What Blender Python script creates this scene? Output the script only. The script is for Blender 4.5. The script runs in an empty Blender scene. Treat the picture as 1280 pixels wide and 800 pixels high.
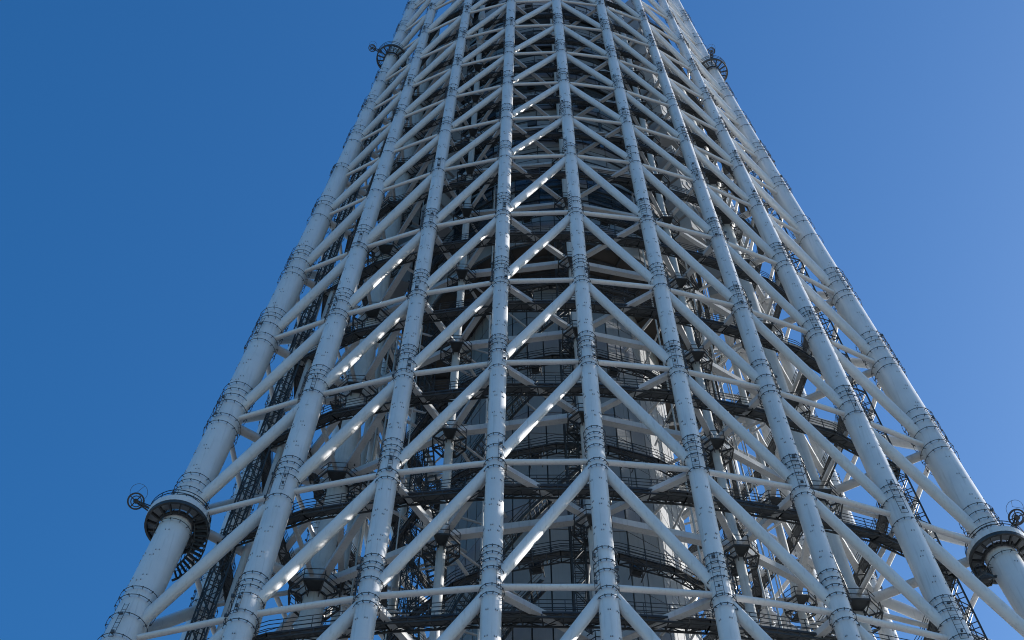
import bpy, math, random
import numpy as np
from mathutils import Vector, Matrix
random.seed(7)
R_ = math.radians
S = bpy.context.scene
COL = S.collection
Z0 = 73.0                                   # height of the lowest ring of beams in the picture above the plaza

# ------------------------------------------------------------------ camera
cd = bpy.data.cameras.new("camera"); cam = bpy.data.objects.new("camera", cd); COL.objects.link(cam)
rt = Vector((0.998957, -0.045668, -0.000119)); up = Vector((-0.040109, -0.8786, 0.47587)); fw = Vector((0.021836, 0.475369, 0.879515))
M = Matrix((rt, up, -fw)).transposed().to_4x4(); M.translation = Vector((-7.743, -75.499, Z0 - 71.419))
cam.matrix_world = M
cd.sensor_width = 36.0; cd.lens = 2034.607 / 1280 * 36.0
cd.clip_start = 0.5; cd.clip_end = 6000
S.camera = cam
# ------------------------------------------------------------------ light
SUN_AZ, SUN_EL = 109.5, 26.0                # azimuth from -Y towards +X
w = bpy.data.worlds.new("World"); S.world = w; w.use_nodes = True
nt = w.node_tree; nt.nodes.clear()
sky = nt.nodes.new('ShaderNodeTexSky'); sky.sky_type = 'NISHITA'; sky.sun_disc = False
sd = Vector((math.sin(R_(SUN_AZ)) * math.cos(R_(SUN_EL)), -math.cos(R_(SUN_AZ)) * math.cos(R_(SUN_EL)), math.sin(R_(SUN_EL))))
sky.sun_elevation = R_(SUN_EL); sky.sun_rotation = math.atan2(sd.x, sd.y)
sky.altitude = 0; sky.air_density = 1.0; sky.dust_density = 1.5; sky.ozone_density = 3.0
bg = nt.nodes.new('ShaderNodeBackground'); bg.inputs[1].default_value = 0.07
out = nt.nodes.new('ShaderNodeOutputWorld')
# even colour grade of the whole sky (the photograph's deeper, more saturated blue)
sep = nt.nodes.new('ShaderNodeSeparateColor'); cmb = nt.nodes.new('ShaderNodeCombineColor'); nt.links.new(sky.outputs[0], sep.inputs[0])
def mixch(i, ws):
    prev = None
    for j, w_ in ws:
        mm = nt.nodes.new('ShaderNodeMath'); mm.operation = 'MULTIPLY_ADD'; mm.inputs[1].default_value = w_; mm.inputs[2].default_value = 0
        nt.links.new(sep.outputs[j], mm.inputs[0])
        if prev: nt.links.new(prev, mm.inputs[2])
        prev = mm.outputs[0]
    mx = nt.nodes.new('ShaderNodeMath'); mx.operation = 'MAXIMUM'; mx.inputs[1].default_value = .01; nt.links.new(prev, mx.inputs[0])
    nt.links.new(mx.outputs[0], cmb.inputs[i])
mixch(0, ((0, 2.51), (1, -1.29))); mixch(1, ((1, 2.0), (2, -.55))); mixch(2, ((2, 1.45),))
nt.links.new(cmb.outputs[0], bg.inputs[0]); nt.links.new(bg.outputs[0], out.inputs[0])
ld = bpy.data.lights.new("sun", 'SUN'); ld.energy = 5.0; ld.angle = R_(0.53); ld.color = (1.0, 0.95, 0.88)
sun = bpy.data.objects.new("sun", ld); COL.objects.link(sun); sun.rotation_euler = sd.to_track_quat('Z', 'Y').to_euler()
S.view_settings.view_transform = 'Standard'; S.view_settings.look = 'None'; S.view_settings.gamma = 1.0
S.view_settings.exposure = 1.0
S.cycles.filter_width = 1.05

# ------------------------------------------------------------------ materials
def mat(name, col, rough=0.5, metal=0.0, var=0.12, scale=0.35, bump=0.0, streak=0.0, spec=0.5, stain=None, coat=0.0):
    m = bpy.data.materials.new(name); m.use_nodes = True; n = m.node_tree; L = n.links
    b = n.nodes['Principled BSDF']; b.inputs['Roughness'].default_value = rough; b.inputs['Metallic'].default_value = metal
    b.inputs['Specular IOR Level'].default_value = spec; b.inputs['Coat Weight'].default_value = coat; b.inputs['Coat Roughness'].default_value = .18
    g = n.nodes.new('ShaderNodeNewGeometry')
    no = n.nodes.new('ShaderNodeTexNoise'); no.inputs['Scale'].default_value = scale; no.inputs['Detail'].default_value = 6; no.inputs['Roughness'].default_value = .65
    L.new(g.outputs['Position'], no.inputs['Vector'])
    mp = n.nodes.new('ShaderNodeMapping'); mp.inputs['Scale'].default_value = (5, 5, .25)
    L.new(g.outputs['Position'], mp.inputs['Vector'])
    n2 = n.nodes.new('ShaderNodeTexNoise'); n2.inputs['Scale'].default_value = 1.3; n2.inputs['Detail'].default_value = 4
    L.new(mp.outputs[0], n2.inputs['Vector'])
    r = n.nodes.new('ShaderNodeMapRange'); r.inputs['From Min'].default_value = .3; r.inputs['From Max'].default_value = .7
    r.inputs['To Min'].default_value = 1 - var; r.inputs['To Max'].default_value = 1 + var * .5
    L.new(no.outputs[0], r.inputs[0])
    r2 = n.nodes.new('ShaderNodeMapRange'); r2.inputs['From Min'].default_value = .55; r2.inputs['From Max'].default_value = .8
    r2.inputs['To Min'].default_value = 1; r2.inputs['To Max'].default_value = 1 - streak
    L.new(n2.outputs[0], r2.inputs[0])
    # a slightly different tone for each separately painted piece
    oi = n.nodes.new('ShaderNodeObjectInfo'); r3 = n.nodes.new('ShaderNodeMapRange')
    r3.inputs['To Min'].default_value = 1 - var * .5; r3.inputs['To Max'].default_value = 1 + var * .25
    L.new(oi.outputs['Random'], r3.inputs[0])
    mu = n.nodes.new('ShaderNodeMath'); mu.operation = 'MULTIPLY'; L.new(r.outputs[0], mu.inputs[0]); L.new(r2.outputs[0], mu.inputs[1])
    mu2 = n.nodes.new('ShaderNodeMath'); mu2.operation = 'MULTIPLY'; L.new(mu.outputs[0], mu2.inputs[0]); L.new(r3.outputs[0], mu2.inputs[1])
    vm = n.nodes.new('ShaderNodeVectorMath'); vm.operation = 'SCALE'; vm.inputs[0].default_value = col; L.new(mu2.outputs[0], vm.inputs['Scale'])
    L.new(vm.outputs[0], b.inputs['Base Color'])
    ra = n.nodes.new('ShaderNodeMapRange'); ra.inputs['To Min'].default_value = max(.05, rough - .12); ra.inputs['To Max'].default_value = min(1, rough + .15)
    L.new(no.outputs[0], ra.inputs[0]); L.new(ra.outputs[0], b.inputs['Roughness'])
    if bump:
        bp = n.nodes.new('ShaderNodeBump'); bp.inputs['Strength'].default_value = bump; bp.inputs['Distance'].default_value = .05
        n3 = n.nodes.new('ShaderNodeTexNoise'); n3.inputs['Scale'].default_value = 2.2; n3.inputs['Detail'].default_value = 5
        L.new(g.outputs['Position'], n3.inputs['Vector']); L.new(n3.outputs[0], bp.inputs['Height']); L.new(bp.outputs[0], b.inputs['Normal'])
    return m
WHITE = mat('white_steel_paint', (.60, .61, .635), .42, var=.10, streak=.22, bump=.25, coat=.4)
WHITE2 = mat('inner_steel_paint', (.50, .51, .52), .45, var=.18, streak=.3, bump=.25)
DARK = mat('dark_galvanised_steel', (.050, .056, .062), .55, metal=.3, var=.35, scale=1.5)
CABLE = mat('dark_cable_steel', (.06, .067, .078), .6, var=.3)
GRATE = mat('walkway_grating', (.11, .12, .13), .7, var=.3, scale=2)
LUG = mat('grey_lug_steel', (.25, .27, .29), .5, var=.2)
PANEL = mat('grey_cladding_panel', (.25, .262, .28), .42, metal=.05, var=.16, scale=.2, streak=.15)
JOINT = mat('dark_joint_backing', (.03, .033, .037), .8)
FACADE = mat('upper_cladding_panel', (.30, .31, .325), .45, metal=.1, var=.25, scale=.3)
WINDOW = mat('dark_blue_glazing', (.02, .035, .05), .12, var=.3, spec=.8)
SOFFIT = mat('brown_soffit', (.075, .066, .06), .8, var=.15)
SOFP = mat('platform_underside_panel', (.34, .38, .42), .5, var=.15)
CREAM = mat('pale_light_box', (.5, .5, .47), .5)
PAVE = mat('plaza_paving', (.19, .185, .175), .9, var=.2, scale=.05)

# ------------------------------------------------------------------ mesh tools
class MB:
    def __init__(s): s.v = []; s.f = []; s.sm = []
    def add(s, V, F, smooth=False):
        o = len(s.v); s.v += [tuple(p) for p in V]; s.f += [tuple(i + o for i in f) for f in F]; s.sm += [smooth] * len(F)
    def frame(s, a, b):
        d = (b - a).normalized(); h = Vector((0, 0, 1)) if abs(d.z) < .97 else Vector((0, 1, 0))
        x = d.cross(h).normalized(); return x, x.cross(d).normalized() * 1.0, d
    def bar(s, a, b, wx=.05, wy=None):            # square bar
        a = Vector(a); b = Vector(b); wy = wx if wy is None else wy
        if (b - a).length < 1e-4: return
        x, y, d = s.frame(a, b); x = x * wx / 2; y = y * wy / 2
        V = [p + q for p in (a, b) for q in (-x - y, x - y, x + y, -x + y)]
        s.add(V, [(0, 1, 2, 3), (7, 6, 5, 4), (0, 4, 5, 1), (1, 5, 6, 2), (2, 6, 7, 3), (3, 7, 4, 0)])
    def box(s, c, size, M3=None):
        c = Vector(c); h = Vector(size) / 2
        V = []
        for dz in (-1, 1):
            for dx, dy in ((-1, -1), (1, -1), (1, 1), (-1, 1)):
                q = Vector((dx * h.x, dy * h.y, dz * h.z)); V.append(c + (M3 @ q if M3 else q))
        s.add(V, [(3, 2, 1, 0), (4, 5, 6, 7), (0, 1, 5, 4), (1, 2, 6, 5), (2, 3, 7, 6), (3, 0, 4, 7)])
    def tube(s, pts, rad, n=12, cap=True):
        pts = [Vector(p) for p in pts]; rad = rad if hasattr(rad, '__len__') else [rad] * len(pts)
        x, y, _ = s.frame(pts[0], pts[-1]); V = []
        for p, r in zip(pts, rad):
            V += [p + (x * math.cos(2 * math.pi * i / n) + y * math.sin(2 * math.pi * i / n)) * r for i in range(n)]
        F = []
        for k in range(len(pts) - 1):
            F += [(k * n + i, k * n + (i + 1) % n, (k + 1) * n + (i + 1) % n, (k + 1) * n + i) for i in range(n)]
        s.add(V, F, True)
        if cap: s.add(V[:n], [tuple(range(n))[::-1]]); s.add(V[-n:], [tuple(range(n))])
    def hoop(s, c, r, t=.03, n=20, z=0, squash=None, a0=0, a1=2 * math.pi, h=None):     # ring of square section
        c = Vector(c); full = abs(a1 - a0 - 2 * math.pi) < 1e-6; m = n if full else n + 1; V = []; h = t if h is None else h
        for i in range(m):
            a = a0 + (a1 - a0) * i / n; e = Vector((math.cos(a), math.sin(a), 0))
            for dr, dz in ((-t, -h), (t, -h), (t, h), (-t, h)): V.append(c + e * (r + dr) + Vector((0, 0, z + dz)))
        F = []
        for i in range(n):
            j = (i + 1) % m
            for q in range(4): F.append((i * 4 + q, j * 4 + q, j * 4 + (q + 1) % 4, i * 4 + (q + 1) % 4)[::-1])
        s.add(V, F)
    def mesh(s, name, m):
        me = bpy.data.meshes.new(name); me.from_pydata(s.v, [], s.f); me.polygons.foreach_set('use_smooth', s.sm)
        me.materials.append(m); me.update(); return me

WM = {}
def link(name, data, parent=None, W=None):
    o = bpy.data.objects.new(name, data); COL.objects.link(o); W = W or Matrix.Identity(4)
    if parent is not None:
        o.parent = parent; o.matrix_basis = WM[parent.name].inverted() @ W
    else: o.matrix_basis = W
    WM[o.name] = W.copy(); return o
def T(v): return Matrix.Translation(Vector(v))
def thing(name, label, cat, loc, group=None, rot=0):
    o = link(name, None, None, T(loc) @ Matrix.Rotation(rot, 4, 'Z')); o['label'] = label; o['category'] = cat
    o.empty_display_size = .5
    if group: o['group'] = group
    return o
def between(a, b, wx=1, wy=1):
    a = Vector(a); b = Vector(b); d = b - a; L = d.length; d.normalize()
    h = Vector((0, 0, 1)) if abs(d.z) < .97 else Vector((0, 1, 0))
    x = h.cross(d).normalized(); y = d.cross(x)
    m = Matrix(((x.x * wx, y.x * wy, d.x * L, a.x), (x.y * wx, y.y * wy, d.y * L, a.y), (x.z * wx, y.z * wy, d.z * L, a.z), (0, 0, 0, 1)))
    return m
def unit_tube(name, m, n=16):
    b = MB(); b.tube([(0, 0, 0), (0, 0, 1)], 1, n, cap=False); return b.mesh(name, m)
def unit_box(name, m, i=0.0):
    b = MB(); b.box((0, 0, .5), (1, 1, 1)); return b.mesh(name, m)

# ------------------------------------------------------------------ tower geometry
RC = [(20.504, -.0206, -.5159), (21.196, -.4579, -.3950), (23.272, -1.7005, -.1539), (26.607, -3.4661, .1101), (31.017, -5.6934, .4086)]
TC = [(0, 0), (17.360, -.8109), (34.116, -1.1839), (48.465, -.6504), (60, 0)]
KMIN, KMAX = -2, 13
def zk(k): return 12.5 * min(k, 5) + 9.861 * max(k - 5, 0)
def polar(m, z):                             # outer column m (0..23) at height z above Z0
    f = round(m / 8); j = m - 8 * f; t = z / 60; a, b, c = RC[abs(j)]; ta, tb = TC[abs(j)]
    return a + b * t + c * t * t, f * 120 + math.copysign(ta + tb * t, j)
def at(r, az, z): a = R_(az); return Vector((r * math.sin(a), -r * math.cos(a), Z0 + z))
def P(m, z, inset=0.0): r, az = polar(m % 24, z); return at(r - inset, az, z)
def jj(m): m %= 24; return abs(m - 8 * round(m / 8))
def crad(m, z):
    lo = (.565, .575, .62, .79, 1.03)[jj(m)]; hi = (.53, .52, .48, .50, .70)[jj(m)]
    t = min(1, max(0, (z - 35) / 75)); return lo + (hi - lo) * t

tower = thing('lattice_tower', 'white steel lattice tower of sloping tubular columns, diagonal braces and ring beams against blue sky', 'tower', (0, 0, 0))
TUBE = unit_tube('tube', WHITE, 20); TUBE2 = unit_tube('inner_tube', WHITE2, 12); BOX2 = unit_box('box_beam', WHITE2)

# bands of cable rings round each column node
def ring_mesh(r, off, n=28, studs=12):
    b = MB(); ro = r + off; b.hoop((0, 0, 0), ro, .016, n)
    for i in range(studs):
        a = 2 * math.pi * (i + .3) / studs; e = Vector((math.cos(a), math.sin(a), 0))
        b.bar(e * (r - .02), e * (ro + .03), .03)
        b.box(e * (ro + .01) + Vector((0, 0, -.04)), (.05, .06, .15), Matrix.Rotation(a, 3, 'Z'))
    return b
RINGC = {}
def get_ring(r, off):
    key = (round(r, 2), off)
    if key not in RINGC: RINGC[key] = ring_mesh(key[0], off).mesh('clamp_ring', CABLE)
    return RINGC[key]
OFFS = (3.05, 2.35, 1.75, .95, -.55, -1.35)
front = lambda m: (m % 24) <= 4 or (m % 24) >= 20
nring = 0
for m in range(24):
    zs = [-Z0 + 0.02] + [zk(k) for k in range(-5, KMAX + 1)]
    b = MB(); pts = [P(m, z) for z in zs]; base = pts[0]
    b.tube([p - base for p in pts], [crad(m, z) for z in zs], 28)
    # vertical weld seams and flange joints between the prefabricated lengths
    col = link('column', b.mesh('column', WHITE), tower, T(base))
    if jj(m) == 4: col['label'] = 'thick corner column'
    lugs = MB(); joined = MB(); lad = MB()
    for k in range(KMIN, KMAX):
        z = zk(k); d = (P(m, z + 3) - P(m, z - 3)).normalized(); z1 = zk(k + 1)
        rr = crad(m, z); off = .17 if jj(m) == 4 else .13; sp = 1.25 if jj(m) == 4 else 1.0
        cc = P(m, z)
        q = Vector((0, 0, 1)).rotation_difference(d).to_matrix().to_4x4()
        jit = random.uniform(-.12, .12)
        for i, o_ in enumerate(OFFS):
            o_ = o_ + jit + random.uniform(-.07, .07)
            if random.random() < .08: continue
            if k >= 5 and i in (1, 4): continue
            Wm = T(P(m, z + o_ * sp * (1 if k < 5 else .8))) @ q @ Matrix.Rotation(random.random() * 6, 4, 'Z')
            if front(m) and -1 <= k <= 4 and nring < 296:
                link('clamp_ring', get_ring(rr, off), col, Wm); nring += 1
            else:
                ms = ring_mesh(rr, off, 20, 9)
                joined.add([Wm @ Vector(v) - base for v in ms.v], ms.f)
        # short cable ladder linking the rings
        az = R_(polar(m, z)[1]); outw = Vector((math.sin(az), -math.cos(az), 0)); tang = Vector((math.cos(az), math.sin(az), 0))
        for s_, wd in ((-.72 + random.uniform(-.12, .2), random.choice((.16, .22))), (.55 + random.uniform(-.2, .25), .13)):
            if random.random() < .2: continue
            e = (tang * s_ + outw * (1 - s_ * s_) ** .5).normalized(); g = d.cross(e).normalized() * wd
            p0 = cc + e * (rr + off + .03) - base; lo_, hi_ = -.9 * sp, (3.0 if s_ < 0 else 1.6) * sp
            for sg in (-1, 1): lad.bar(p0 + g * sg + d * lo_, p0 + g * sg + d * hi_, .024)
            for t in np.arange(lo_, hi_, .42): lad.bar(p0 - g + d * t, p0 + g + d * t, .02)
            for t in (lo_ + random.uniform(.2, 1), hi_ - random.uniform(.3, 1.2)): lad.box(p0 + d * t + e * .06, (random.uniform(.08, .22), .10, random.uniform(.12, .3)))
        # erection lugs on the plain shaft
        for zz in (z + 4.6, z + 5.1, z + 7.2, z + 7.7, z1 - 2.6):
            if zz > z1 - 1 or (k >= 5 and zz > z + 5.3): continue
            c2 = P(m, zz); rr2 = crad(m, zz)
            for a_ in (-1.15, -.98, -.1, .1, .8, 1.0):
                a2 = a_ + random.uniform(-.03, .03) + (0.12 if int(zz * 10) % 2 else -.1)
                e = outw * math.cos(a2) + tang * math.sin(a2)
                lugs.box(c2 + e * (rr2 + .015) - base, (.05, .05, .09))
    link('cable_ladder', lad.mesh('cable_ladder', CABLE), col, T(base))['kind'] = 'stuff'
    link('erection_lug', lugs.mesh('erection_lug', LUG), col, T(base))['kind'] = 'stuff'
    if joined.v: link('clamp_ring', joined.mesh('clamp_ring_set', CABLE), col, T(base))['kind'] = 'stuff'

def tubes(name, n_lim, items):
    """items sorted with the ones that show largest first: (a, b, r, mesh)"""
    for i, (a, b_, r, me) in enumerate(items):
        if i < n_lim: link(name, me, tower, between(a, b_, r, r))
    rest = items[n_lim:]
    if rest:
        mb = MB()
        for a, b_, r, me in rest: mb.tube([a, b_], r, 12, cap=False)
        link(name, mb.mesh(name + '_rest', WHITE), tower)['kind'] = 'stuff'
camp = Vector(M.translation)
beams = []; diags = []
for k in range(KMIN, KMAX):
    for m in range(24):
        z = zk(k); rb = .195 if k < 5 else .165
        beams.append((P(m, z), P(m + 1, z), rb, TUBE))
        f = round(m / 8); j = m - 8 * f           # j = -4..4 (m = 4 mod 8 -> next face)
        if m % 8 < 4: lo, hi = (m + 1, m)         # right of a face centre: brace climbs towards the centre
        else: lo, hi = (m, m + 1)
        z1 = zk(k + 1); rd = .35 if k < 5 else .30
        if jj(m) >= 3 or jj(m + 1) >= 4: rd *= 1.12
        a = P(lo, z + .25); b_ = P(hi, z1 - .15)
        diags.append((a, b_, rd, TUBE))
key = lambda t: ((t[0] + t[1]) / 2 - camp).length
beams.sort(key=key); diags.sort(key=key)
tubes('ring_beam', 288, beams); tubes('diagonal_brace', 288, diags)

# inner columns: five per face counting the shared corner ones
INN = []                                     # (azimuth, fn radius, tube radius)
for f in range(3):
    for az, r0, sl, rt_ in ((0, 16.2, -.25, .33), (33.2, 17.1, -.17, .30), (-33.2, 17.1, -.17, .30), (60, 20.0, -.33, .72)):
        INN.append((f * 120 + az, r0, sl, rt_))
def IN(i, z): az, r0, sl, rt_ = INN[i]; return at(r0 + sl * (z / 12.5 - 1), az, z)
inn_near = lambda p: (p - camp).length
gus = MB(); gus.tube([(0, 0, -.9), (0, 0, -.35), (0, 0, .5), (0, 0, 1.9)], [1.0, 1.5, 1.5, 1.0], 12)
GUS = gus.mesh('gusset', WHITE2)
for i, (az, r0, sl, rt_) in enumerate(INN):
    zs = [-Z0 + .02, -37.5, -25, 0, 25, 50, 75, 100, 131]
    b = MB(); base = IN(i, zs[0]); b.tube([IN(i, z) - base for z in zs], rt_, 16)
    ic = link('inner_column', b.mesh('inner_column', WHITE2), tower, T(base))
    if rt_ > .5: ic['label'] = 'thick inner leg behind the corner column'
    for k in range(-1, 12):
        g = link('gusset', GUS, ic, T(IN(i, zk(k))) @ Matrix.Diagonal((rt_, rt_, 1, 1)))
def box_beam(name, a, b, w, h, trim=0.0, trim2=None):
    a = Vector(a); b = Vector(b); d = (b - a).normalized(); trim2 = trim if trim2 is None else trim2
    return link(name, BOX2, tower, between(a + d * trim, b - d * trim2, w, h))
order = sorted(range(12), key=lambda i: INN[i][0] % 360)
rad_m = {0: (-1, 1), 33.2: (1, 2), -33.2: (-1, -2)}
for k in range(-1, 11):
    z = zk(k); hw, hh = (.42, .62) if k < 5 else (.34, .48)
    for q in range(12):
        i, i2 = order[q], order[(q + 1) % 12]
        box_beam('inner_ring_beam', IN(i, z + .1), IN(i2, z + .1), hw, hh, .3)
    for i, (az, r0, sl, rt_) in enumerate(INN):
        f = round(az / 120) if rt_ < .5 else None
        if rt_ < .5:
            base_az = az - f * 120
            key_ = 0 if abs(base_az) < 1 else math.copysign(33.2, base_az)
            for dm in rad_m[key_]:
                box_beam('radial_beam', IN(i, z - .05), P(8 * f + dm, z - .1), hw * .9, hh * .8, .3, .45)
        else:
            mc = round(az / 15) % 24            # corner column index
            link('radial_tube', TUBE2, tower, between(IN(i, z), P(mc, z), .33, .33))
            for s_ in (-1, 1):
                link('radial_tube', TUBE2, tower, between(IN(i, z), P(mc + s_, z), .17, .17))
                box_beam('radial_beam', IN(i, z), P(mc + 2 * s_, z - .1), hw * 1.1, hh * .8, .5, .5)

for k in range(-1, 11):
    for i in range(12):
        az = INN[i][0]; z = zk(k) - .1
        a = IN(i, z); rin = 9.0 if k < 5 else 13.2
        link('tie_strut', TUBE2, tower, between(a, at(rin, az, z - .6), .13, .13))
        if k < 5:
            link('tie_strut', TUBE2, tower, between(a, at(rin, az + 16, z), .09, .09))
pm = MB()
for q in range(36):
    az = 10 * q + random.uniform(-4, 4)
    if min(abs((az - c_ + 180) % 360 - 180) for c_ in (0, 120, 240)) < 24: continue
    r = random.uniform(15.0, 17.2); rr_ = random.choice((.05, .07, .1)); z0_ = random.uniform(-30, 10); z1_ = random.uniform(60, 125)
    pm.tube([at(r, az, z0_), at(r - 1.2, az, z1_)], rr_, 6)
link('service_pipe', pm.mesh('service_pipe', WHITE2), tower)['kind'] = 'stuff'

# ------------------------------------------------------------------ level and side words for labels
LEV = {-1: 'below bottom row', 0: 'lowest row', 1: 'second row', 2: 'third row', 3: 'fourth row', 4: 'fifth row', 5: 'sixth row', 6: 'seventh row', 7: 'eighth row', 8: 'ninth row', 9: 'tenth row', 10: 'eleventh row', 11: 'topmost row'}

# ------------------------------------------------------------------ ring walkways
def section(p0, p1, inw0, inw1, wid=.75, dep=.55, posts=4, rails=(.45, .8, 1.15), big=True):
    """walkway from p0 to p1 (centre line), inw = unit vectors to the tower axis"""
    b = MB(); r = MB(); g = MB()
    a0, a1 = p0 + inw0 * wid / 2, p0 - inw0 * wid / 2; b0, b1 = p1 + inw1 * wid / 2, p1 - inw1 * wid / 2
    up_ = Vector((0, 0, 1))
    g.add([a0, a1, b1, b0, a0 - up_ * .05, a1 - up_ * .05, b1 - up_ * .05, b0 - up_ * .05], [(3, 2, 1, 0), (4, 5, 6, 7), (0, 1, 5, 4), (1, 2, 6, 5), (2, 3, 7, 6), (3, 0, 4, 7)])
    n = 5 if big else 4
    for e0, e1 in ((a0, b0), (a1, b1)):
        b.bar(e0, e1, .07, .16 if big else .10); b.bar(e0 - up_ * dep, e1 - up_ * dep, .08, .12 if big else .08)
        for i in range(n + 1):
            q = e0.lerp(e1, i / n); b.bar(q, q - up_ * dep, .06)
            if i < n:
                q2 = e0.lerp(e1, (i + 1) / n); b.bar(q if i % 2 else q - up_ * dep, (q2 - up_ * dep) if i % 2 else q2, .05)
        for h in rails: r.bar(e0 + up_ * h, e1 + up_ * h, .035)
        for i in range(posts): q = e0.lerp(e1, (i + .5) / posts); r.bar(q, q + up_ * rails[-1], .045)
    for i in range(n + 1): b.bar(a0.lerp(b0, i / n) - up_ * dep, a1.lerp(b1, i / n) - up_ * dep, .07)
    for i in range(n): b.bar(a0.lerp(b0, i / n) - up_ * dep, a1.lerp(b1, (i + 1) / n) - up_ * dep, .05)
    return g, b, r
def unit_in(p): v = Vector((-p.x, -p.y, 0)); return v.normalized()
def build_walk(name, label, group, pts, zc, **kw):
    t = thing(name, label, 'walkway', (0, 0, zc), group)
    n = len(pts)
    for i in range(n):
        p, q = pts[i], pts[(i + 1) % n]
        if p is None or q is None: continue
        g, b, r = section(p, q, unit_in(p), unit_in(q), **kw)
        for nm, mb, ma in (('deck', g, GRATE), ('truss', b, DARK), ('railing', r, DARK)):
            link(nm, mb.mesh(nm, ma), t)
    return t
for k in range(0, 12):
    z = zk(k) + (-.15)
    ins = 2.0 if k < 5 else 1.7
    pts = []
    for m in range(24):
        i_ = ins if jj(m) < 4 else 3.1
        pts.append(P(m, z, i_))
    build_walk('ring_walkway', f'dark trussed walkway ring just inside outer columns, {LEV[k]} of ring beams from below', 'walkway rings behind the outer columns', pts, Z0 + z, big=k < 5, posts=4 if k < 5 else 3, dep=.40, wid=.68 if k < 5 else .45)
    z2 = zk(k) + (-.5 if k < 5 else -.3); rr = 13.9 if k < 5 else 14.6
    pts = [at(rr, 15 * q + 7.5, z2) for q in range(24)]
    build_walk('shaft_walkway', f'narrow dark walkway circling the central shaft, {LEV[k]} of ring beams from below', 'walkway rings round the central shaft', pts, Z0 + z2, wid=.42 if k < 5 else .3, posts=3, dep=.62 if k < 5 else .4, big=False)

# ------------------------------------------------------------------ spiral stair flights round the shaft
def stair(az0, z0_, az1, z1_, r):
    st = MB(); tr = MB(); ra = MB(); n = 34; up_ = Vector((0, 0, 1))
    for s_ in (-.42, .42):
        pp = [at(r + s_, az0 + (az1 - az0) * i / 12, z0_ + (z1_ - z0_) * i / 12) for i in range(13)]
        for a, b_ in zip(pp, pp[1:]):
            st.bar(a, b_, .07, .28)
            for h in (.55, 1.05): ra.bar(a + up_ * h, b_ + up_ * h, .035)
            ra.bar(a, a + up_ * 1.05, .04)
    for i in range(n):
        t = (i + .5) / n; az = az0 + (az1 - az0) * t
        tr.bar(at(r - .42, az, z0_ + (z1_ - z0_) * t), at(r + .42, az, z0_ + (z1_ - z0_) * t), .05, .24)
    return (('stringer', st, DARK), ('tread', tr, GRATE), ('railing', ra, DARK))
for k in range(0, 4):
    for f in (0, 1, 3):
        a0 = -62 + 90 * f + 14 * (k % 2)
        sides = ('front', 'right', 'rear', 'left')[f]
        t = thing('stair_flight', f'dark stair flight, {sides} side of shaft, rising from {LEV[k]} walkway', 'stairs', at(11.6, a0, zk(k) - .5), 'stair flights round the central shaft')
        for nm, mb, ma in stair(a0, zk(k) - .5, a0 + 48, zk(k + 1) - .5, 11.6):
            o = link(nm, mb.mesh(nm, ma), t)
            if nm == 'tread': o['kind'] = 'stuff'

# ------------------------------------------------------------------ lattice ladder masts
def mast(a_fn, zs, wid, name, label, group, step=1.5, cable=True):
    t = thing(name, label, 'ladder mast', a_fn(zs[0]), group)
    ch = MB(); br = MB(); pl = MB(); n = int((zs[1] - zs[0]) / step)
    for i in range(n):
        z0_, z1_ = zs[0] + i * step, zs[0] + (i + 1) * step
        A = a_fn(z0_); B = a_fn(z1_); inw = unit_in(A); tg = Vector((-inw.y, inw.x, 0))
        ca = [A + inw * sx * wid / 2 + tg * sy * wid / 2 for sx, sy in ((1, 1), (1, -1), (-1, -1), (-1, 1))]
        cb = [B + inw * sx * wid / 2 + tg * sy * wid / 2 for sx, sy in ((1, 1), (1, -1), (-1, -1), (-1, 1))]
        for q in range(4):
            ch.bar(ca[q], cb[q], .09); br.bar(cb[q], cb[(q + 1) % 4], .045)
            br.bar(ca[q] if i % 2 else cb[q], cb[(q + 1) % 4] if i % 2 else ca[(q + 1) % 4], .05)
        for h in (0, .25, .5, .75): pl.bar(A.lerp(B, h) - tg * .28, A.lerp(B, h) + tg * .28, .03)
        pl.bar(A - tg * .28, B - tg * .28, .05); pl.bar(A + tg * .28, B + tg * .28, .05)
    for nm, mb in (('chord', ch), ('bracing', br), ('ladder', pl)):
        link(nm, mb.mesh(nm, DARK), t)['kind'] = 'stuff'
    return t
for az, wd in ((-60, 'left'), (60, 'right')):
    t = mast(lambda z, az=az: at(27.1 - .055 * z, az, z), (-30, 104), .85, 'ladder_mast', f'dark lattice ladder mast sloping up behind the {wd} corner column', 'ladder masts inside the corners')
    b = MB(); pp = [at(25.95 - .055 * z, az + 1.2, z) for z in (-30, 0, 52)]; b.tube(pp, .24, 10); link('riser_pipe', b.mesh('riser_pipe', WHITE2), t)
mast(lambda z: at(15.2 - .02 * z, -3.2, z), (-12, 57), .85, 'ladder_mast', 'dark vertical ladder mast left of the middle outer column in front of the shaft', 'ladder masts beside the shaft')
mast(lambda z: at(13.0, 62, z), (-12, 57), .9, 'ladder_mast', 'dark vertical ladder mast right of the shaft near its sunlit flank', 'ladder masts beside the shaft')
mast(lambda z: at(13.2, -62, z), (-12, 57), .9, 'ladder_mast', 'dark vertical ladder mast in the gap left of the shaft', 'ladder masts beside the shaft')

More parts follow.
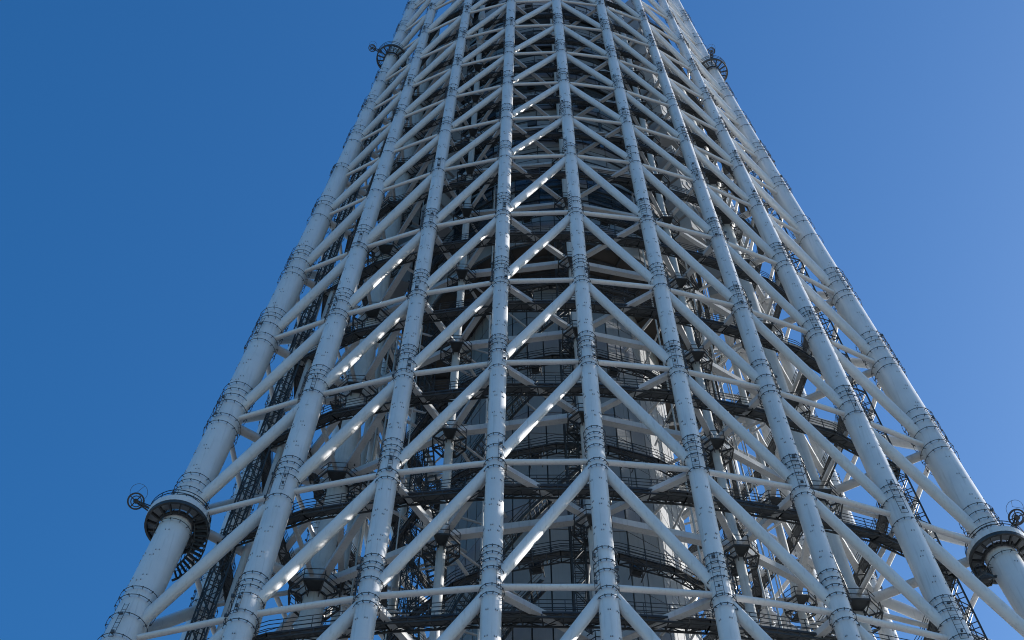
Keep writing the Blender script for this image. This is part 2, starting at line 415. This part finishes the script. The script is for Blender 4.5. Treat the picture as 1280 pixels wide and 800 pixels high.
# ------------------------------------------------------------------ octagonal platforms on the inner columns
def octagon(ri, ro, dep=.55):
    fr = MB(); br = MB(); rl = MB(); V = [Vector((math.cos(R_(22.5 + 45 * i)), math.sin(R_(22.5 + 45 * i)), 0)) for i in range(8)]; up_ = Vector((0, 0, 1))
    for i in range(8):
        a, b_ = V[i], V[(i + 1) % 8]
        fr.bar(a * ro, b_ * ro, .09, .15); fr.bar(a * ri, b_ * ri, .08, .14); fr.bar(a * (ri + ro) / 2, b_ * (ri + ro) / 2, .05)
        br.bar(a * ri, a * ro, .07, .14); br.bar(a * (ri + .02) - up_ * dep, a * ro, .06)
        br.bar(a * ri, a * (ri + .02) - up_ * dep, .05)
        rl.bar(a * ro, a * ro + up_ * 1.1, .05)
        for h in (.55, 1.1): rl.bar(a * ro + up_ * h, b_ * ro + up_ * h, .04)
        if i % 4 == 1: fr.add([a * ri, a * ro, b_ * ro, b_ * ri, a * ri - up_ * .04, a * ro - up_ * .04, b_ * ro - up_ * .04, b_ * ri - up_ * .04], [(0, 1, 2, 3), (7, 6, 5, 4), (0, 4, 5, 1), (1, 5, 6, 2), (2, 6, 7, 3), (3, 7, 4, 0)])
    return [('frame', fr.mesh('platform_frame', DARK)), ('bracket', br.mesh('platform_bracket', DARK)), ('railing', rl.mesh('platform_railing', DARK))]
OC_S = octagon(.42, 1.25); OC_L = octagon(.85, 1.75, .7)
names_az = {0: 'middle inner column', -33.2: 'slim inner column left of the shaft', 33.2: 'slim inner column right of the shaft', 60: 'thick inner leg near the right corner', -60: 'thick inner leg near the left corner',
            86.8: 'slim inner column on the right flank', -86.8: 'slim inner column on the left flank'}
for i, (az, r0, sl, rt_) in enumerate(INN):
    a = (az + 180) % 360 - 180
    nm = next((v for kk, v in names_az.items() if abs(kk - a) < 1), None)
    if not nm: continue
    for k in range(0, 10):
        if abs(a) > 61 and k > 3: continue
        p = IN(i, zk(k) - 1.25)
        t = thing('octagonal_platform', f'octagonal platform round {nm}, {LEV[k]} from below', 'platform', p, 'octagonal platforms on the inner columns')
        for n_, me in (OC_L if rt_ > .5 else OC_S): link(n_, me, t, T(p))

# ------------------------------------------------------------------ round platforms on the corner columns
def corner_platform(p, rc, ro, fascia, label, az, k):
    t = thing('round_platform', label, 'platform', p, 'round platforms on the corner columns')
    up_ = Vector((0, 0, 1)); n = 16
    if fascia:
        b = MB(); b.hoop((0, 0, 0), ro, .05, 40, z=fascia / 2, h=fascia / 2); link('fascia', b.mesh('fascia', WHITE), t, T(p))
        b = MB(); b.hoop((0, 0, 0), (rc + ro) / 2, (ro - rc) / 2 - .06, 32, z=.2, h=.03); link('underside_panel', b.mesh('underside_panel', SOFP), t, T(p))
    else:
        b = MB()
        for r_ in np.linspace(rc + .2, ro - .1, 5): b.hoop((0, 0, 0), float(r_), .02, 32, z=.1)
        link('grating', b.mesh('grating', GRATE), t, T(p))
    b = MB(); b.hoop((0, 0, 0), ro - .03, .07, 40, z=-.12, h=.17); b.hoop((0, 0, 0), rc + .08, .06, 32, z=-.25, h=.1)
    link('rim', b.mesh('rim', DARK), t, T(p))
    for i in range(n):
        a = 2 * math.pi * (i + .5) / n; e = Vector((math.cos(a), math.sin(a), 0)); b = MB() if i == 0 else b
        if i == 0:
            bb = MB(); bb.bar(Vector((rc, 0, -.3)), Vector((ro, 0, -.05)), .09, .24); me = bb.mesh('rib', DARK)
        link('rib', me, t, T(p) @ Matrix.Rotation(a, 4, 'Z'))
    b = MB(); h0 = fascia if fascia else .1
    for h in (.3, .6) if fascia else (.5, 1.0): b.hoop((0, 0, 0), ro, .02, 36, z=h0 + h)
    for i in range(12):
        a = 2 * math.pi * i / 12; e = Vector((math.cos(a), math.sin(a), 0)) * ro; b.bar(e + up_ * h0, e + up_ * (h0 + (.6 if fascia else 1.0)), .035)
    link('railing', b.mesh('railing', DARK), t, T(p))
    # stair well wrapped under the inner side
    if fascia:
        b = MB(); ia = math.atan2(-p.y, -p.x)
        for s_ in (rc + .15, rc + .95):
            pp = [Vector((math.cos(ia - .9 + 1.9 * q / 10) * s_, math.sin(ia - .9 + 1.9 * q / 10) * s_, -.3 - 2.6 * q / 10)) for q in range(11)]
            for a, c_ in zip(pp, pp[1:]): b.bar(a, c_, .06, .18); b.bar(a + up_ * .9, c_ + up_ * .9, .035); b.bar(a, a + up_ * .9, .035)
        for q in range(14):
            a = ia - .9 + 1.9 * q / 14; e = Vector((math.cos(a), math.sin(a), 0)); b.bar(e * (rc + .15) + up_ * (-.3 - 2.6 * q / 14), e * (rc + .95) + up_ * (-.3 - 2.6 * q / 14), .05, .25)
        link('stair', b.mesh('stair', DARK), t, T(p))
    return t
for az, side in ((-60, 'left'), (60, 'right')):
    mc = round(az / 15) % 24
    corner_platform(P(mc, 11.85), 1.1, 1.95, .5, f'round platform with white rim band on the {side} corner column, low in the picture' if side != 'far' else 'round platform with white rim band on the hidden rear corner column', az, 1)
    corner_platform(P(mc, zk(10) - .4), .78, 1.75, 0, f'dark spoked open round platform high on the {side} corner column' if side != 'far' else 'dark spoked open round platform high on the hidden rear corner column', az, 10)

# ------------------------------------------------------------------ spoked round fixtures on bracket arms
def fixture(p, v, s, label):
    v = Vector(v); t = thing('spoked_fixture', label, 'fixture', p + v, 'spoked round fixtures on bracket arms')
    hd = MB(); c = p + v; ax = Vector((v.x, v.y, 0)).normalized()
    q = Vector((0, 0, 1)).rotation_difference((ax * -.25 + Vector((.1, -.55, -.8))).normalized()).to_matrix()
    def tr(mb): mb.v = [tuple(c + q @ Vector(w_)) for w_ in mb.v]; return mb
    hd.hoop((0, 0, 0), .50 * s, .05 * s, 20); hd.hoop((0, 0, .18 * s), .34 * s, .03, 16)
    link('wheel_rim', tr(hd).mesh('wheel_rim', CABLE), t)
    sp = MB()
    for i in range(4):
        a = math.pi / 2 * i + .4; e = Vector((math.cos(a), math.sin(a), 0)); sp.bar(e * .05, e * .48 * s, .06)
    link('spoke', tr(sp).mesh('spoke', CABLE), t)
    hb = MB(); hb.tube([(0, 0, -.12), (0, 0, .2)], .16 * s, 10); link('hub', tr(hb).mesh('hub', DARK), t)
    gd = MB(); gd.hoop((0, 0, 0), .55 * s, .011, 24)
    for w_ in range(2): gd.bar((math.cos(w_ * 2) * .55 * s, math.sin(w_ * 2) * .55 * s, 0), (0, 0, -.5), .02)
    gd.v = [tuple(Vector(x) + Vector((.05, -.15, .75 * s))+ Vector((0, 0, 0))) for x in tr(gd).v]
    link('guard_hoop', gd.mesh('guard_hoop', CABLE), t)
    ar = MB(); e = p + ax * 1.7 * (1 if s > .9 else .8) + Vector((0, 0, .6)); side = Vector((-ax.y, ax.x, 0)) * .14
    for sg in (-1, 1): ar.bar(e + side * sg, c + side * sg * .5, .07); ar.bar(e + side * sg + Vector((0, 0, .3)), c + side * sg * .5, .05)
    for q_ in range(5): l = e.lerp(c, q_ / 5); ar.bar(l + side, l - side, .05)
    link('arm', ar.mesh('arm', DARK), t)
fixture(P(20, 11.9), (-2.75, -.9, 1.15), 1.0, 'small dark spoked wheel on an arm beside the low round platform at far left')
fixture(P(4, 11.9), (1.0, -2.1, 1.3), 1.0, 'small dark spoked wheel on an arm above the low round platform at right edge')
fixture(P(20, zk(10)), (-2.4, -.75, .9), .85, 'small dark spoked wheel on an arm beside the high round platform at upper left')
fixture(P(4, zk(10)), (-.2, -2.2, .9), .85, 'small dark spoked wheel on an arm above the high round platform at upper right')

# ------------------------------------------------------------------ floodlights under the shaft walkways
fl = []
b = MB(); b.box((0, 0, 0), (.62, .45, .62)); fl.append(('housing', b.mesh('housing', DARK)))
b = MB()
for sx in (-.42, .42):
    b.bar((sx, 0, -.5), (sx, 0, .7), .07); b.bar((sx, -.4, -.5), (sx, .4, -.5), .06); b.bar((sx, -.4, -.5), (sx, -.4, .2), .05)
for z in (-.5, .7): b.bar((-.42, 0, z), (.42, 0, z), .07)
fl.append(('yoke', b.mesh('yoke', CABLE)))
b = MB(); b.box((0, -.24, 0), (.5, .04, .5)); fl.append(('lens', b.mesh('lens', WINDOW)))
for k in range(0, 10):
    for a, wd in ((-14, 'left'), (14, 'right'), (-48, 'far left'), (48, 'far right')):
        rr = 13.1 if k < 5 else 13.95; z = zk(k) - (.9 if k < 5 else .1)
        p = at(rr, a + random.uniform(-1.5, 1.5), z + .25)
        t = thing('floodlight', f'dark box floodlight on the shaft walkway, {wd} of the middle, {LEV[k]} up', 'floodlight', p, 'floodlights on the shaft walkways', R_(a))
        for n_, me in fl: link(n_, me, t, T(p) @ Matrix.Rotation(R_(a), 4, 'Z'))

# ------------------------------------------------------------------ central shaft
shaft = thing('central_shaft', 'grey panel clad central shaft standing inside the white lattice, right flank sunlit', 'shaft', (0, 0, 0))
HEX = []
for q in range(6):
    for da in (-8.5, 8.5): a = 30 + 60 * q + da; HEX.append((9.25, a))
ZT = 59.0
def prism(outline, z0_, z1_, m, name, parent, inset=0.0):
    b = MB(); n = len(outline); V = [at(r - inset, a, z0_) for r, a in outline] + [at(r - inset, a, z1_) for r, a in outline]
    b.add(V, [(i, (i + 1) % n, n + (i + 1) % n, n + i) for i in range(n)] + [tuple(range(n))[::-1], tuple(range(n, 2 * n))]); return link(name, b.mesh(name, m), parent)
prism(HEX, -Z0, ZT + 90, JOINT, 'shaft_wall', shaft, .12)
PB = {}
def panel_mesh(w_, h_, m=PANEL, d=.1):
    key_ = (round(w_, 2), round(h_, 2), m.name)
    if key_ not in PB: b = MB(); b.box((0, 0, 0), (w_, d, h_)); PB[key_] = b.mesh('cladding_panel', m)
    return PB[key_]
cand = []
for q in range(12):
    (r0, a0), (r1, a1) = HEX[q], HEX[(q + 1) % 12]
    A, B = at(r0, a0, 0), at(r1, a1, 0); L = (B - A).length; n = 5 if L > 4 else 2; wp = L / n
    e = (B - A).normalized(); nor = Vector((e.y, -e.x, 0)); ang = math.atan2(e.y, e.x)
    az = (math.degrees(math.atan2(nor.x, -nor.y)) + 180) % 360 - 180
    z = ZT - .02; row = 0
    while z > -32:
        h = 3.1
        for i in range(n):
            c = A + e * wp * (i + .5); cand.append((0 if abs(az) < 95 and z > -8 else 1, Vector((c.x, c.y, Z0 + z - h / 2)) + nor * random.uniform(-.012, .012), ang, wp - .10, h - .10))
        z -= h; row += 1
cand.sort(key=lambda t: (t[0], (t[1] - camp).length)); rest = MB()
for i, (f_, c, ang, w_, h) in enumerate(cand):
    if i < 298: link('cladding_panel', panel_mesh(w_, h), shaft, T(c) @ Matrix.Rotation(ang, 4, 'Z'))
    else: rest.box(c, (w_, .1, h), Matrix.Rotation(ang, 3, 'Z'))
link('cladding_panel', rest.mesh('cladding_rest', PANEL), shaft)['kind'] = 'stuff'
for a, r in ((-27, 9.1), (-25.2, 9.0), (-20.5, 8.75), (8, 8.45), (20.5, 8.75), (24, 8.95), (27, 9.15), (38, 9.1), (52, 8.4), (-40, 8.9), (-55, 8.4)):
    b = MB(); b.tube([at(r, a, -30), at(r, a, ZT - .1)], random.choice((.07, .1, .13)), 8); link('riser_pipe', b.mesh('riser_pipe', CABLE), shaft)
# wider machine floors above
RU = 13.3; OUT = [(RU, 10 * q) for q in range(36)]
prism(OUT, ZT, ZT + 88, JOINT, 'upper_wall', shaft, .15)
b = MB()
V1 = [at(RU - .1, 10 * q, ZT - .05) for q in range(36)]; V0 = [at(8.3, 10 * q, ZT - .05) for q in range(36)]
b.add(V1 + V0, [(i, (i + 1) % 36, 36 + (i + 1) % 36, 36 + i) for i in range(36)]); link('soffit', b.mesh('soffit', SOFFIT), shaft)
b = MB()
for q in range(24): b.bar(at(8.6, 15 * q + 7.5, ZT - .25), at(RU - .05, 15 * q + 7.5, ZT - .25), .16, .3)
for r in (10.3, 11.8, 13.2): b.hoop((0, 0, Z0 + ZT - .2), r, .08, 36, h=.12)
link('soffit_beam', b.mesh('soffit_beam', DARK), shaft)['kind'] = 'stuff'
chord = 2 * RU * math.sin(R_(5)); rowh = 2.9; np_ = 0
for row in range(29):
    z = ZT + rowh * row; glass = row in (2, 3, 4, 8, 13, 17, 21, 25)
    jb = MB(); anyj = False; led = MB()
    for q in range(36):
        a = 10 * q + 5; c = at(RU * math.cos(R_(5)) + random.uniform(0, .02), a, z + rowh / 2); az = (a + 180) % 360 - 180
        m_ = WINDOW if glass and (q % 3) else FACADE
        if abs(az) < 80 and row < 9:
            link('window' if m_ is WINDOW else 'facade_panel', panel_mesh(chord - .08, rowh - .1, m_, .12), shaft, T(c) @ Matrix.Rotation(R_(a), 4, 'Z'))
        elif not glass or q % 3 == 0: jb.box(c, (chord - .08, .12, rowh - .1), Matrix.Rotation(R_(a), 3, 'Z'))
    if jb.v: link('facade_panel', jb.mesh('facade_row', FACADE), shaft)['kind'] = 'stuff'
    if row >= 2:
        led.hoop((0, 0, Z0 + z), RU + .08, .09, 36, h=.09)
        link('ledge', led.mesh('ledge', DARK), shaft)
# clad equipment boxes stacked beside the corner legs high in the lattice
EQ = {}
for wz in (2.6, 2.2):
    b = MB(); b.box((0, 0, 0), (wz, 2.0, 2.75)); b.box((0, -1.03, .6), (wz - .5, .08, .9)); b.box((wz * .2, -1.05, -.7), (.7, .1, .8)); EQ[wz] = b.mesh('equipment_box', FACADE)
for ca in (-60, 60, 180):
    for da in (-13, 13):
        for i in range(26):
            if (i * 7 + da) % 9 == 0: continue
            z = 66 + 2.9 * i; a = ca + da; link('equipment_box', EQ[2.6 if i % 3 else 2.2], shaft, T(at(16.2 - .012 * (z - 60), a, z)) @ Matrix.Rotation(R_(a), 4, 'Z'))
# pipe runs and cable trays in front of the upper facade
pm = MB()
for q in range(60):
    a = random.uniform(-95, 95); r = random.uniform(13.55, 14.1); z = random.uniform(60, 120); l = random.uniform(2, 9)
    if q % 3: pm.bar(at(r, a, z), at(r, a, z + l), random.choice((.08, .14, .25)), .08)
    else:
        n_ = int(l) + 2
        for j in range(n_): pm.bar(at(r, a + 3 * j, z), at(r, a + 3 * (j + 1), z), .08, random.choice((.08, .2)))
for z in np.arange(61, 128, 1.45): pm.hoop((0, 0, Z0 + float(z)), 13.62, .02, 36, h=.03)
link('pipe_run', pm.mesh('pipe_run', DARK), shaft)['kind'] = 'stuff'
# air vents on the upper facade
b = MB(); b.box((0, 0, 0), (.9, .3, 1.1)); VENT = b.mesh('vent_box', DARK)
for row in range(9, 27, 2):
    for a in (-31, -12, 11, 33):
        link('vent_box', VENT, shaft, T(at(RU + .2, a, ZT + rowh * row + 1.5)) @ Matrix.Rotation(R_(a), 4, 'Z'))

# ------------------------------------------------------------------ plaza
b = MB(); n = 48; b.add([(0, 0, 0)] + [(3000 * math.cos(2 * math.pi * i / n), 3000 * math.sin(2 * math.pi * i / n), 0) for i in range(n)], [(0, i + 1, (i + 1) % n + 1) for i in range(n)])
g = link('ground', b.mesh('ground', PAVE)); g['kind'] = 'structure'; g['label'] = 'pale paved plaza around the tower foot'
print('objects', len(bpy.data.objects))
